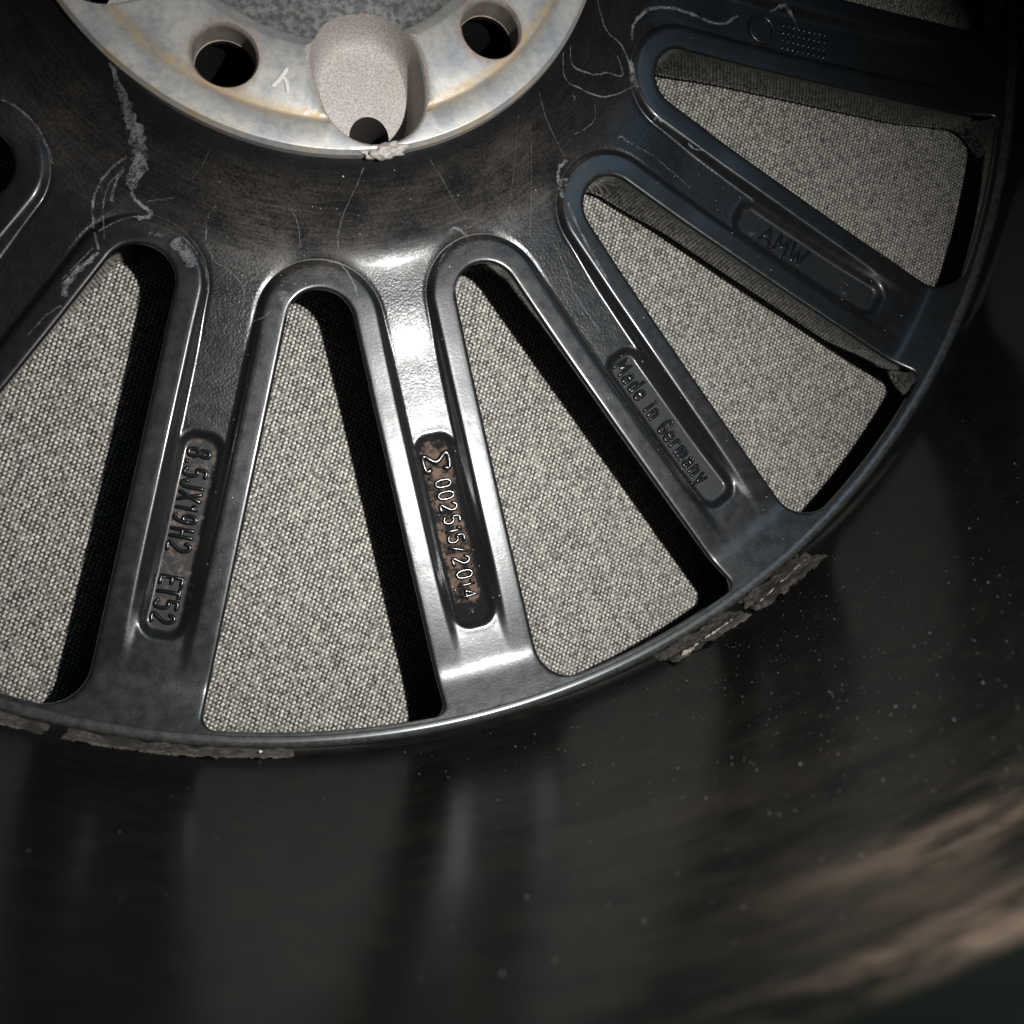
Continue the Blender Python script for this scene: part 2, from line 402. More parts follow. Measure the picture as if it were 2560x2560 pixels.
DC = np.array([0, .12, .35, .7, 1.2, 2.2, 3.4, 4.6, 5.5, 6.0, 6.35, 6.7, 7.05, 7.4, 7.75, 8.1, 8.5])
DROP = np.interp(DC, [0, .12, .35, .7, 1.2], [.85, .5, .22, .06, 0])
WS = np.array([0.03, .1, .22, .36, .5, .64, .78, .9, 1.0])
def half_arrays(pocket, step, nin, RF):
    E, Nn, T, kind, wi = sector(step, RF); n = len(E)
    Lr = np.hypot(*(T-E).T)
    k = np.where(kind == 2, np.minimum(1, Lr/14), 1.0)
    dirs = np.where((kind == 2)[:, None], (T-E)/np.maximum(Lr, 1e-6)[:, None], Nn)
    off = E[:, None] + dirs[:, None]*(DC[None]*k[:, None])[..., None]
    last = off[:, -1]
    fr = np.linspace(0, 1, nin+1)[1:]
    inn = last[:, None] + (T-last)[:, None]*fr[None, :, None]
    top = np.concatenate([off, inn], 1)
    ztp = ztop(top[..., 0], top[..., 1], pocket)
    ztp[:, :len(DC)] -= DROP[None]
    topv = np.concatenate([top, ztp[..., None]], -1)
    z0 = ztp[:, 0]; zf = -44.0-1.0*np.clip((wi-4)/1.5, 0, 1)
    wl = []
    for s in WS:
        ins = wi*(s**1.15)
        wl.append(np.concatenate([E+Nn*ins[:, None], (z0+s*(zf-z0))[:, None]], 1))
    wl.append(np.concatenate([E+Nn*(wi+0.9)[:, None], (zf-1.0)[:, None]], 1))
    wl.append(np.concatenate([E+Nn*(wi+2.2)[:, None], (zf-1.5)[:, None]], 1))
    wl.append(np.concatenate([np.where((kind == 2)[:, None], E+Nn*(wi+3.0)[:, None], T), (zf-1.6)[:, None]], 1))
    wall = np.stack(wl[::-1], 1)
    G = np.concatenate([wall, topv], 1)          # rows x columns x 3
    nc = G.shape[1]
    I, J = np.meshgrid(np.arange(n-1), np.arange(nc-1), indexing='ij')
    F = np.stack([I*nc+J, (I+1)*nc+J, (I+1)*nc+J+1, I*nc+J+1], -1).reshape(-1, 4)
    V = G.reshape(-1, 3)
    istop = np.tile(np.arange(nc) >= len(wl), n)
    return V, F, istop
def spoke_arrays(pocket, step, nin, RP=9.0, RM=3.0):
    V, F, t1 = half_arrays(pocket, step, nin, RP)
    V2, F2, t2 = half_arrays(pocket, step, nin, RM)
    VV = np.concatenate([V, V2*np.array([1, -1, 1])]); FF = np.concatenate([F, F2[:, ::-1]+len(V)]); tt = np.concatenate([t1, t2])
    # weld the two halves along the spoke's middle line
    key = np.round(VV*1e4).astype(np.int64)
    _, idx, inv = np.unique(key, axis=0, return_index=True, return_inverse=True)
    inv = inv.ravel(); VV = VV[idx]; tt = tt[idx]; FF = inv[FF]
    ok = np.array([len(set(f)) for f in FF.tolist()]) == 4
    FF = FF[ok]
    fn = np.cross(VV[FF[:, 2]]-VV[FF[:, 0]], VV[FF[:, 3]]-VV[FF[:, 1]])
    nv = np.zeros_like(VV)
    for c in range(4): np.add.at(nv, FF[:, c], fn)
    # neighbours meet smoothly on the sector's border
    az = np.arctan2(VV[:, 1], VV[:, 0])
    for s in (-1, 1):
        e = (np.abs(az-s*T12) < 1e-4) & tt
        tdir = np.array([-math.sin(s*T12), math.cos(s*T12), 0])
        nv[e] -= (nv[e] @ tdir)[:, None]*tdir
    nv /= np.maximum(np.linalg.norm(nv, axis=1), 1e-9)[:, None]
    # orientation: the top must look up
    up = tt & (np.hypot(VV[:, 0], VV[:, 1]) > 130)
    if nv[up, 2].mean() < 0: FF = FF[:, ::-1]; nv = -nv
    return VV, FF, nv, tt

def blob(x, y, cx, cy, r):
    return np.exp(-((x-cx)**2+(y-cy)**2)/(r*r))
def dust_at(P, az):
    """where brown dust has settled on the paint (world mm)"""
    x, y = P[:, 0], P[:, 1]; r = np.hypot(x, y); a = np.degrees(np.arctan2(y, x))
    neck = sstep(73, 79, r)*(1-sstep(93, 103, r))
    side = 0.20 + 0.60*np.exp(-((a+112)/13)**2) + 0.5*np.exp(-((a+68)/15)**2) + 0.30*np.exp(-((a+90)/9)**2) + 0.3*np.exp(-((a+145)/10)**2)
    return np.clip(neck*side*0.8 + 0.03, 0, 1)
def paint_attrs(me, P):
    r = np.hypot(P[:, 0], P[:, 1]); az = np.arctan2(P[:, 1], P[:, 0])
    a = me.attributes.new('cyl', 'FLOAT_VECTOR', 'POINT')
    a.data.foreach_set('vector', np.stack([az*0.085, r*MM, 0*r], -1).astype(np.float32).ravel())
    k = np.round((np.degrees(az)-6)/24)*24+6; dk = az-np.radians(k)
    attr(me, 'peel', sstep(7.0, 9.0, slot_d(r*np.cos(dk), r*np.sin(dk)))*(1-sstep(125, 160, r))*sstep(88, 100, r))
def compact(V, F, *arrs):
    u, inv = np.unique(F, return_inverse=True)
    return (V[u], inv.reshape(F.shape)) + tuple(a[u] for a in arrs)

wheel = bpy.data.objects.new('alloy_wheel', None); COL.objects.link(wheel)
wheel.empty_display_size = 0.05
wheel['label'] = 'black multi-spoke alloy wheel lying face down on woven grey cloth'
wheel['category'] = 'wheel'

RUSTAMT = {-90: 0.78, -114: 0.62, -66: 0.44, -42: 0.46}
hi = {p: spoke_arrays(p, 0.62, 17) for p in (False, True)}
hi2 = spoke_arrays(True, 0.62, 17, 3.5, 9.0)
lo = spoke_arrays(False, 2.0, 6)
VISIBLE = [-186, -162, -138, -114, -90, -66, -42, -18, 6]
NV, NF, NN = [], [], []
spokes = {}
shared = None
count = 0
for kk in range(15):
    azd = -186 + 24*kk
    vis = azd in VISIBLE
    V, F, nv, tt = ((hi2 if azd == -114 else hi[azd in POCKETS]) if vis else lo)
    a = math.radians(azd); Rz = np.array([[math.cos(a), -math.sin(a), 0], [math.sin(a), math.cos(a), 0], [0, 0, 1]])
    r = np.hypot(V[:, 0], V[:, 1])
    isneck = (r[F] < 92.8).all(1) & tt[F].all(1)
    Vn, Fn, nn = compact(V, F[isneck], nv)
    NV.append(Vn @ Rz.T); NF.append(Fn + count); NN.append(nn @ Rz.T); count += len(Vn)
    if vis or shared is None:
        Vs, Fs, ns_, ts_ = compact(V, F[~isneck], nv, tt)
        Vl = Vs.copy(); Vl[:, 2] += ZO
        me = mesh_from('spoke', Vl*MM, Fs, ns_)
        Pw = Vs @ Rz.T
        attr(me, 'dust', dust_at(Pw, azd))
        rust = np.zeros(len(Vs))
        if azd in RUSTAMT:
            s = pocket_sd(Vs[:, 0], Vs[:, 1])
            rust = (1-sstep(-1.6, -0.3, s))*RUSTAMT[azd]*(Vs[:, 2] > -35)
            rust = np.minimum(rust, 1.0)*(1-0.35*sstep(183, 190, Vs[:, 0]))
            if azd == -90: rust *= 1 - 0.6*sstep(2.6, 5, Vs[:, 1])
        attr(me, 'rust', rust)
        attr(me, 'matte', np.minimum(1, (1-sstep(-1.9, 0.3, pocket_sd(Vs[:, 0], Vs[:, 1])))*(Vs[:, 2] > -35)*{-90: 1.0}.get(azd, 0.35 if azd in RUSTAMT else 0.0)))
        attr(me, 'gloss', np.where(ts_, 0.0, 1.0)); paint_attrs(me, Pw)
        me.materials.append(PAINT)
        if not vis: shared = me
    else: me = shared
    o = obj('spoke', me, parent=wheel); o.rotation_euler = (0, 0, a)
    spokes[azd] = o
NVa = np.concatenate(NV); NFa = np.concatenate(NF); NNa = np.concatenate(NN)
Vl = NVa.copy(); Vl[:, 2] += ZO
me = mesh_from('hub_neck', Vl*MM, NFa, NNa); attr(me, 'dust', dust_at(NVa, 0)); attr(me, 'rust', np.zeros(len(NVa))); paint_attrs(me, NVa)
obj('hub_neck', me, PAINT, wheel)

# ------------------------------------------------------------------ barrel and rim
PROF = [(227.5, -46.5), (222.5, -37), (216.5, -27), (213.4, -22.6), (212.95, -21.0), (213.0, -19.2), (213.15, -18.6), (213.6, -18.3), (214.5, -18.15), (215.2, -17.9), (216.0, -17.0), (216.6, -15.6), (217.0, -14.2), (217.16, -13)]
for z in np.linspace(-12, 138, 42): PROF.append((217.2 + 0.0035*(z+12), z))
PROF += [(217.8, 141.5), (218.1, 143.5), (218.8, 145.2), (219.6, 147), (220.8, 151), (222.5, 155), (226, 159.5), (231, 162.5), (237, 164.5), (240, 166), (241.5, 169), (244.5, 171), (247.5, 170.3), (248.6, 167.5), (248.3, 160), (245, 156), (238, 152), (236, 140), (234, 110), (226, 90), (222.5, 70), (221.5, 20), (222, -8), (232, -14), (237, -20), (238.5, -30), (241, -37), (247, -40), (249, -43), (248.5, -46), (245, -47.6), (240, -47.4), (232, -46.9)]
V, F, th = lathe(PROF, 600, -math.pi, math.pi, closed=True)
me = mesh_from('barrel', to_world(V), F[:, ::-1])
azv = np.degrees(np.arctan2(V[:, 1], V[:, 0])); rv = np.hypot(V[:, 0], V[:, 1]); zv = V[:, 2]
inside = rv < 221
dz = 0.95*np.exp(-((zv-125)/7.0)**2)*np.exp(-((azv+83.0)/4.5)**2) + 0.07*sstep(95, 125, zv)*np.exp(-((azv+84)/9.0)**2)
dz += 1.0*np.exp(-((zv-143)/3.0)**2)*sstep(-96, -87, azv) + 0.15*np.exp(-((zv-143)/3.0)**2)
dz += 0.10*sstep(-15, 30, zv)*np.exp(-((azv+88)/10)**2)
attr(me, 'grey', ((zv > -19.2) & (zv < -16.5) & (rv > 213.2) & (rv < 215.6))*0.6)
attr(me, 'clean', sstep(144.2, 146, zv)*(rv < 260))
attr(me, 'dust', np.where(inside & (zv < 146.2), np.clip(dz, 0, 1), 0.0))
a = me.attributes.new('cyl', 'FLOAT_VECTOR', 'POINT')
a.data.foreach_set('vector', np.stack([np.radians(azv)*0.217, zv*MM, rv*MM], -1).astype(np.float32).ravel())
barrel = obj('barrel', me, BARREL, wheel)

# ------------------------------------------------------------------ hub face with bolt holes and cast pockets
def temp_obj(name, V, F, mat):
    me = bpy.data.meshes.new(name); me.from_pydata([tuple(v) for v in V], [], [tuple(int(i) for i in f) for f in F]); me.materials.append(mat)
    bm = bmesh.new(); bm.from_mesh(me); bmesh.ops.remove_doubles(bm, verts=bm.verts, dist=1e-4); bmesh.ops.recalc_face_normals(bm, faces=bm.faces)
    bm.to_mesh(me); bm.free()
    o = bpy.data.objects.new(name, me); COL.objects.link(o); return o
HP = [(28, -46.5), (28, -3.6), (28.6, -3.0), (42.8, -2.7), (43.8, -2.3), (46.8, -0.12), (47.6, 0.0), (63.3, 0.0), (63.8, -0.28), (64.9, -0.30), (65.4, -0.10), (71.2, -0.12), (71.6, -0.25), (72.5, -1.35), (72.6, -3.0), (72.6, -46.5)]
V, F, _ = lathe(HP, 240, closed=True)
hub = temp_obj('hub_face', V, F, ALU)
def rotz(V, azd):
    a = math.radians(azd); return V @ np.array([[math.cos(a), -math.sin(a), 0], [math.sin(a), math.cos(a), 0], [0, 0, 1]]).T
bolt_cut = []
CP = [(0.0, 3), (8.6, 3), (8.15, 0.25), (7.7, -0.35), (7.35, -0.9), (7.3, -1.4), (7.3, -7.5), (0.0, -7.5)]
Vb, Fb, _ = lathe(CP, 72)
VB, FB, n0 = [], [], 0
for k in range(5):
    az = math.radians(-126+72*k)
    VB.append(Vb+np.array([56*math.cos(az), 56*math.sin(az), 0])); FB.append(Fb+n0); n0 += len(Vb)
cut1 = temp_obj('cut1', np.concatenate(VB), np.concatenate(FB), BORE)
half = np.array([(0, 36.8), (6.6, 38.0), (10.9, 42), (13.2, 48), (13.2, 56), (11.2, 63.8), (6.6, 68.8), (0, 70.5)])
ctrl = np.concatenate([half, half[1:-1][::-1]*np.array([-1, 1])])
def closed_spline(P, per):
    n = len(P); out = []
    for i in range(n):
        p0, p1, p2, p3 = P[i-1], P[i], P[(i+1) % n], P[(i+2) % n]
        for j in range(per):
            t = j/per
            out.append(0.5*((2*p1)+(-p0+p2)*t+(2*p0-5*p1+4*p2-p3)*t*t+(-p0+3*p1-3*p2+p3)*t**3))
    return np.array(out)
OUT = closed_spline(ctrl, 7)
tg = np.roll(OUT, -1, 0)-np.roll(OUT, 1, 0); nr = np.stack([tg[:, 1], -tg[:, 0]], 1); nr /= np.linalg.norm(nr, axis=1)[:, None]
if ((OUT-OUT.mean(0))*nr).sum() < 0: nr = -nr
ffl = pchip([30, 41, 50, 62, 75], [-11.5, -12.0, -12.8, -15.5, -18])
inner = 1+0.9*(1-sstep(38, 48, OUT[:, 1]))
levels = []
for o_, mode in ((1.9, 0.9), (1.15, 0.05), (0.55, -0.35), (0.12, -0.95), (-0.15, -1.9)):
    q = OUT+nr*o_; levels.append(np.concatenate([q, np.full((len(q), 1), mode)], 1))
for o_, f in ((-0.5, 0.52), (-1.0, 0.78), (-1.7, 0.93), (-2.6, 0.99), (-4.2, 1.0)):
    q = OUT+nr*(o_*inner)[:, None]; levels.append(np.concatenate([q, (np.minimum(-2.0, ffl(q[:, 1])*f))[:, None]], 1))
n = len(OUT); VP = np.concatenate(levels); FP = []
for l in range(len(levels)-1):
    for i in range(n): FP.append((l*n+i, l*n+(i+1) % n, (l+1)*n+(i+1) % n, (l+1)*n+i))
cen = np.array([[0, 54.0, float(ffl(54.0))]]); VP = np.concatenate([VP, cen])
lb = (len(levels)-1)*n
FPt = [(lb+i, lb+(i+1) % n, len(VP)-1) for i in range(n)] + [tuple(range(n))]
VP2, FP2, n0 = [], [], 0
for k in range(5):
    VP2.append(rotz(VP, 180-0+72*k)); FP2 += [tuple(i+n0 for i in f) for f in FP+FPt]; n0 += len(VP)
cut2 = temp_obj('cut2', np.concatenate(VP2), FP2, CAST)
Vh, Fh, _ = lathe([(0, -4), (5.5, -4), (5.1, -16.0), (4.8, -17.2), (4.8, -60), (0, -60)], 48)
VH, FH, n0 = [], [], 0
for k in range(5): VH.append(rotz(Vh+np.array([0.6, 62.8, 0]), 180+72*k)); FH.append(Fh+n0); n0 += len(Vh)
cut3 = temp_obj('cut3', np.concatenate(VH), np.concatenate(FH), plain('shade_dark_bore', (0.035, 0.031, 0.028), 0.6))  # dark colour painted in for the shade deep in the pocket holes
Vd, Fd, _ = lathe([(0.0, -6), (7.15, -6), (7.15, -9), (9.5, -12), (9.5, -60), (0.0, -60)], 72)
VD, FD, n0 = [], [], 0
for k in range(5):
    az = math.radians(-126+72*k)
    VD.append(Vd+np.array([56*math.cos(az), 56*math.sin(az), 0])); FD.append(Fd+n0); n0 += len(Vd)
cut4 = temp_obj('cut4', np.concatenate(VD), np.concatenate(FD), plain('shade_black_seat', (0.004, 0.004, 0.004), 0.6))  # lower bolt holes coloured black to stand in for their shade
for c in (cut1, cut4, cut2, cut3):
    md = hub.modifiers.new('b', 'BOOLEAN'); md.operation = 'DIFFERENCE'; md.object = c; md.solver = 'EXACT'
    try: md.material_mode = 'TRANSFER'
    except Exception: pass
dg = bpy.context.evaluated_depsgraph_get()
me = bpy.data.meshes.new_from_object(hub.evaluated_get(dg))
for o in (hub, cut1, cut2, cut3, cut4):
    d_ = o.data; bpy.data.objects.remove(o); bpy.data.meshes.remove(d_)
bm = bmesh.new(); bm.from_mesh(me)
bmesh.ops.triangulate(bm, faces=[f for f in bm.faces if len(f.verts) > 4])
for v in bm.verts: v.co.z += ZO; v.co *= MM
bm.to_mesh(me); bm.free()
me.polygons.foreach_set('use_smooth', np.ones(len(me.polygons), bool))
me.set_sharp_from_angle(angle=math.radians(32))
me.name = 'hub_face'
hub_o = obj('hub_face', me, None, wheel)

# ------------------------------------------------------------------ raised lettering
G = {
 '0': [[(.5, 1), (.15, .85), (.08, .5), (.15, .15), (.5, 0), (.85, .15), (.92, .5), (.85, .85), (.5, 1)]],
 '1': [[(.25, .78), (.6, 1), (.6, 0)]],
 '2': [[(.08, .8), (.3, 1), (.7, .98), (.9, .74), (.78, .5), (.08, 0), (.92, 0)]],
 '4': [[(.7, 0), (.7, 1), (.06, .3), (.95, .3)]],
 '5': [[(.85, 1), (.2, 1), (.15, .58), (.55, .63), (.9, .42), (.82, .1), (.5, 0), (.1, .1)]],
 '8': [[(.5, .53), (.18, .68), (.2, .92), (.5, 1), (.8, .92), (.82, .68), (.5, .53), (.12, .36), (.14, .08), (.5, 0), (.86, .08), (.88, .36), (.5, .53)]],
 '9': [[(.88, .66), (.7, .44), (.3, .44), (.12, .7), (.3, .97), (.68, .98), (.88, .7), (.8, .25), (.5, 0), (.2, .05)]],
 '.': [[(.4, .02), (.55, .02)]], '/': [[(.05, -.05), (.85, 1.05)]],
 'J': [[(.8, 1), (.8, .22), (.55, 0), (.25, .04), (.1, .25)]], 'X': [[(.08, 0), (.92, 1)], [(.08, 1), (.92, 0)]],
 'H': [[(.1, 0), (.1, 1)], [(.9, 0), (.9, 1)], [(.1, .5), (.9, .5)]],
 'E': [[(.9, 0), (.12, 0), (.12, 1), (.9, 1)], [(.12, .52), (.75, .52)]], 'T': [[(.5, 0), (.5, 1)], [(.05, 1), (.95, 1)]],
 'S': [[(.9, .8), (.9, 1), (.1, 1), (.55, .5), (.1, 0), (.9, 0), (.9, .2)]],
 'M': [[(.05, 0), (.12, 1), (.5, .3), (.88, 1), (.95, 0)]], 'A': [[(.02, 0), (.5, 1), (.98, 0)], [(.2, .36), (.8, .36)]],
 'W': [[(.0, 1), (.25, 0), (.5, .8), (.75, 0), (1, 1)]],
 'G': [[(.9, .8), (.6, 1), (.25, .93), (.08, .5), (.25, .08), (.6, 0), (.9, .15), (.9, .45), (.55, .45)]],
 'a': [[(.2, .58), (.5, .68), (.8, .55), (.8, 0)], [(.8, .4), (.4, .4), (.15, .2), (.35, 0), (.65, .04), (.8, .2)]],
 'd': [[(.82, 1), (.82, 0)], [(.82, .55), (.5, .68), (.18, .5), (.18, .15), (.5, 0), (.82, .15)]],
 'e': [[(.15, .36), (.85, .36), (.75, .6), (.45, .68), (.15, .5), (.15, .15), (.5, 0), (.82, .1)]],
 'i': [[(.5, 0), (.5, .66)], [(.5, .9), (.5, .95)]],
 'n': [[(.18, 0), (.18, .66)], [(.18, .48), (.45, .68), (.8, .55), (.8, 0)]],
 'r': [[(.25, 0), (.25, .66)], [(.25, .42), (.5, .66), (.85, .64)]],
 'm': [[(.08, 0), (.08, .66)], [(.08, .5), (.28, .67), (.48, .55), (.48, 0)], [(.48, .5), (.7, .67), (.9, .55), (.9, 0)]],
 'y': [[(.12, .66), (.5, .05)], [(.88, .66), (.4, -.3), (.12, -.3)]],
}
def tube(path, rad, ns=8, flat=1.0):
    """round bar along a 3-D path; returns vertices and quads, ends tapered shut"""
    P = np.array(path, float)
    if len(P) < 2: return np.zeros((0, 3)), []
    rad = np.full(len(P), rad) if np.isscalar(rad) else np.asarray(rad)
    d0 = (P[0]-P[1])/np.linalg.norm(P[0]-P[1]); d1 = (P[-1]-P[-2])/np.linalg.norm(P[-1]-P[-2])
    P = np.concatenate([[P[0]+d0*rad[0]*0.95], [P[0]+d0*rad[0]*0.6], P, [P[-1]+d1*rad[-1]*0.6], [P[-1]+d1*rad[-1]*0.95]])
    rr = np.concatenate([[rad[0]*0.15, rad[0]*0.75], rad, [rad[-1]*0.75, rad[-1]*0.15]])
    tgt = np.gradient(P, axis=0); tgt /= np.maximum(np.linalg.norm(tgt, axis=1), 1e-9)[:, None]
    up = np.array([0, 0, 1.0])
    sd = np.cross(tgt, up); sd /= np.maximum(np.linalg.norm(sd, axis=1), 1e-9)[:, None]
    un = np.cross(sd, tgt)
    t = np.arange(ns)/ns*2*math.pi
    V = P[:, None]+(sd[:, None]*np.cos(t)[None, :, None]+un[:, None]*np.sin(t)[None, :, None]*flat)*rr[:, None, None]
    F = []
    for i in range(len(P)-1):
        for j in range(ns): F.append((i*ns+j, i*ns+(j+1) % ns, (i+1)*ns+(j+1) % ns, (i+1)*ns+j))
    F.append(tuple(range(ns))[::-1]); F.append(tuple(range((len(P)-1)*ns, len(P)*ns)))
    return V.reshape(-1, 3), F
def smooth_path(pts, per=4):
    P = np.array(pts, float)
    if len(P) < 3: return P
    out = []
    for i in range(len(P)-1):
        p0 = P[max(i-1, 0)]; p1 = P[i]; p2 = P[i+1]; p3 = P[min(i+2, len(P)-1)]
        for j in range(per):
            t = j/per
            out.append(0.5*((2*p1)+(-p0+p2)*t+(2*p0-5*p1+4*p2-p3)*t*t+(-p0+3*p1-3*p2+p3)*t**3))
    out.append(P[-1]); return np.array(out)
CURVY = set('0258963JGSadenrm')
def lettering(azd, items, stroke, bold={}):
    """items: (character, middle along the spoke, width, cap height, foot offset)"""
    VV, FF, n0 = [], [], 0
    for ch, a0, wd, cap, b0 in items:
        for pl in G[ch]:
            q = smooth_path(pl, 4) if ch in CURVY else np.array(pl, float)
            if ch not in CURVY:       # straight bars in short pieces
                q = np.concatenate([q[i]+(q[i+1]-q[i])*np.linspace(0, 1, 4)[:, None][(0 if i == 0 else 1):] for i in range(len(q)-1)])
            aa = a0+(q[:, 0]-0.5)*wd; bb = b0+q[:, 1]*cap
            zz = ztop(aa, bb, True)+0.32
            V, F = tube(np.stack([aa, bb, zz], 1), bold.get(ch, stroke), 8)
            VV.append(V); FF += [tuple(i+n0 for i in f) for f in F]; n0 += len(V)
    V = np.concatenate(VV); V[:, 2] += ZO
    me = mesh_from('lettering', V*MM, FF); attr(me, 'dust', np.full(len(V), .02)); attr(me, 'rust', np.zeros(len(V))); attr(me, 'gloss', np.full(len(V), .35))
    return obj('lettering', me, PAINT, spokes[azd])
lettering(-90, [('S', 147.0, 5.2, 6.6, -3.6)] + [(c, a, 2.3, 4.3, -1.9) for c, a in zip('002515/2014', (153.2, 156.5, 159.7, 163.2, 166.0, 168.4, 171.5, 174.4, 178.2, 180.8, 183.6))], 0.47, {'S': 0.72})
lettering(-114, [(c, a, (2.3 if c != '.' else 1.4), 5.2, -2.9) for c, a in zip('8.5JX19H2', (145.2, 147.7, 150.3, 153.4, 156.5, 159.3, 162.2, 165.9, 169.4))] + [(c, a, 2.3, 5.2, -2.9) for c, a in zip('ET52', (178.0, 180.9, 184.0, 187.4))], 0.54)
mig = 'Made in Germany'; pos_ = 142.3
its = []
for ch in mig:
    wd = {'M': 3.6, ' ': 1.6, 'i': 1.4, 'm': 3.4, 'r': 2.0}.get(ch, 2.5)
    if ch != ' ': its.append((ch, pos_+wd/2, wd*0.86, 5.0, -2.7))
    pos_ += wd+0.42
lettering(-66, its, 0.50)
lettering(-42, [('A', 152.0, 4.2, 6.2, -3.1), ('M', 157.4, 4.4, 6.2, -3.1), ('W', 163.2, 5.0, 6.2, -3.1)], 0.48)
# date ring and rows of raised dots on the next spoke
VV, FF, n0 = [], [], 0
t = np.linspace(0, 2*math.pi, 40)
ca, cb = 131.5, -0.5
V, F = tube(np.stack([ca+3.9*np.cos(t), cb+3.9*np.sin(t), ztop(ca+3.9*np.cos(t), cb+3.9*np.sin(t))+0.25], 1), 0.6, 8)
V[:, 2] += ZO; me = mesh_from('date_ring', V*MM, F); attr(me, 'dust', np.full(len(V), .1)); attr(me, 'rust', np.zeros(len(V)))
obj('date_ring', me, PAINT, spokes[-18])
for i in range(9):
    for j in range(4):
        a = 139.0+i*1.75; bq = -4.2+j*2.3
        zz = float(ztop(np.array(a), np.array(bq)))
        V, F = tube([(a-0.3, bq-0.5, zz+.2), (a, bq, zz+.45), (a+0.3, bq+0.5, zz+.2)], 0.5, 8)
        VV.append(V); FF += [tuple(q+n0 for q in f) for f in F]; n0 += len(V)
V = np.concatenate(VV); V[:, 2] += ZO
me = mesh_from('raised_dots', V*MM, FF); attr(me, 'dust', np.full(len(V), .1)); attr(me, 'rust', np.zeros(len(V)))
obj('raised_dots', me, PAINT, spokes[-18])

# ------------------------------------------------------------------ casting nub on the hub's edge
bm = bmesh.new(); bmesh.ops.create_icosphere(bm, subdivisions=4, radius=1.0)
for v in bm.verts:
    c = v.co.copy(); nz = 0.16*math.sin(7*c.x+2)*math.sin(6*c.y)+0.12*math.sin(13*c.x+5*c.z)
    v.co = Vector((c.x*5.4*(1+nz)-0.4, -72.2+c.y*2.0*(1+0.5*nz), -1.0+c.z*1.5*(1+nz)+0.3*math.sin(3*c.x)))
    v.co.z += ZO; v.co *= MM
me = bpy.data.meshes.new('casting_nub'); bm.to_mesh(me); bm.free()
me.polygons.foreach_set('use_smooth', np.ones(len(me.polygons), bool))
obj('casting_nub', me, CAST, wheel)

# ------------------------------------------------------------------ dried water marks on the paint
def ribbon_mesh(name, path, wid, dens, lift=0.05, per=6, jit=0.25):
    q = smooth_path(path, per); n = len(q)
    P = np.array([hit_back(x, y) for x, y in q])
    tg = np.gradient(P[:, :2], axis=0); tg /= np.maximum(np.linalg.norm(tg, axis=1), 1e-9)[:, None]
    nr = np.stack([-tg[:, 1], tg[:, 0]], 1)
    w0 = np.interp(np.linspace(0, 1, n), np.linspace(0, 1, len(wid)), wid) if not np.isscalar(wid) else np.full(n, wid)
    P[:, :2] += nr*(RNG.normal(0, 1, n)*jit*0.25)[:, None]
    nc = max(3, int(w0.max()/0.6)+3)
    V, dn = [], []
    for i in range(n):
        for j in range(nc):
            s = (j/(nc-1)-0.5)*w0[i]*(1+0.3*RNG.normal())
            x, y = P[i, 0]+nr[i, 0]*s, P[i, 1]+nr[i, 1]*s
            V.append((x, y, zw_top(x, y)+lift)); dn.append(dens*(1.0 if 0 < j < nc-1 else 0.6))
    I, J = np.meshgrid(np.arange(n-1), np.arange(nc-1), indexing='ij')
    F = np.stack([I*nc+J, (I+1)*nc+J, (I+1)*nc+J+1, I*nc+J+1], -1).reshape(-1, 4)
    me = mesh_from(name, to_world(np.array(V)), F); attr(me, 'dens', dn)
    return me
def s2(L): return [(700+x*.4658, y*.4658) for x, y in L]
def s1(L): return [(x*.4658, y*.4658) for x, y in L]
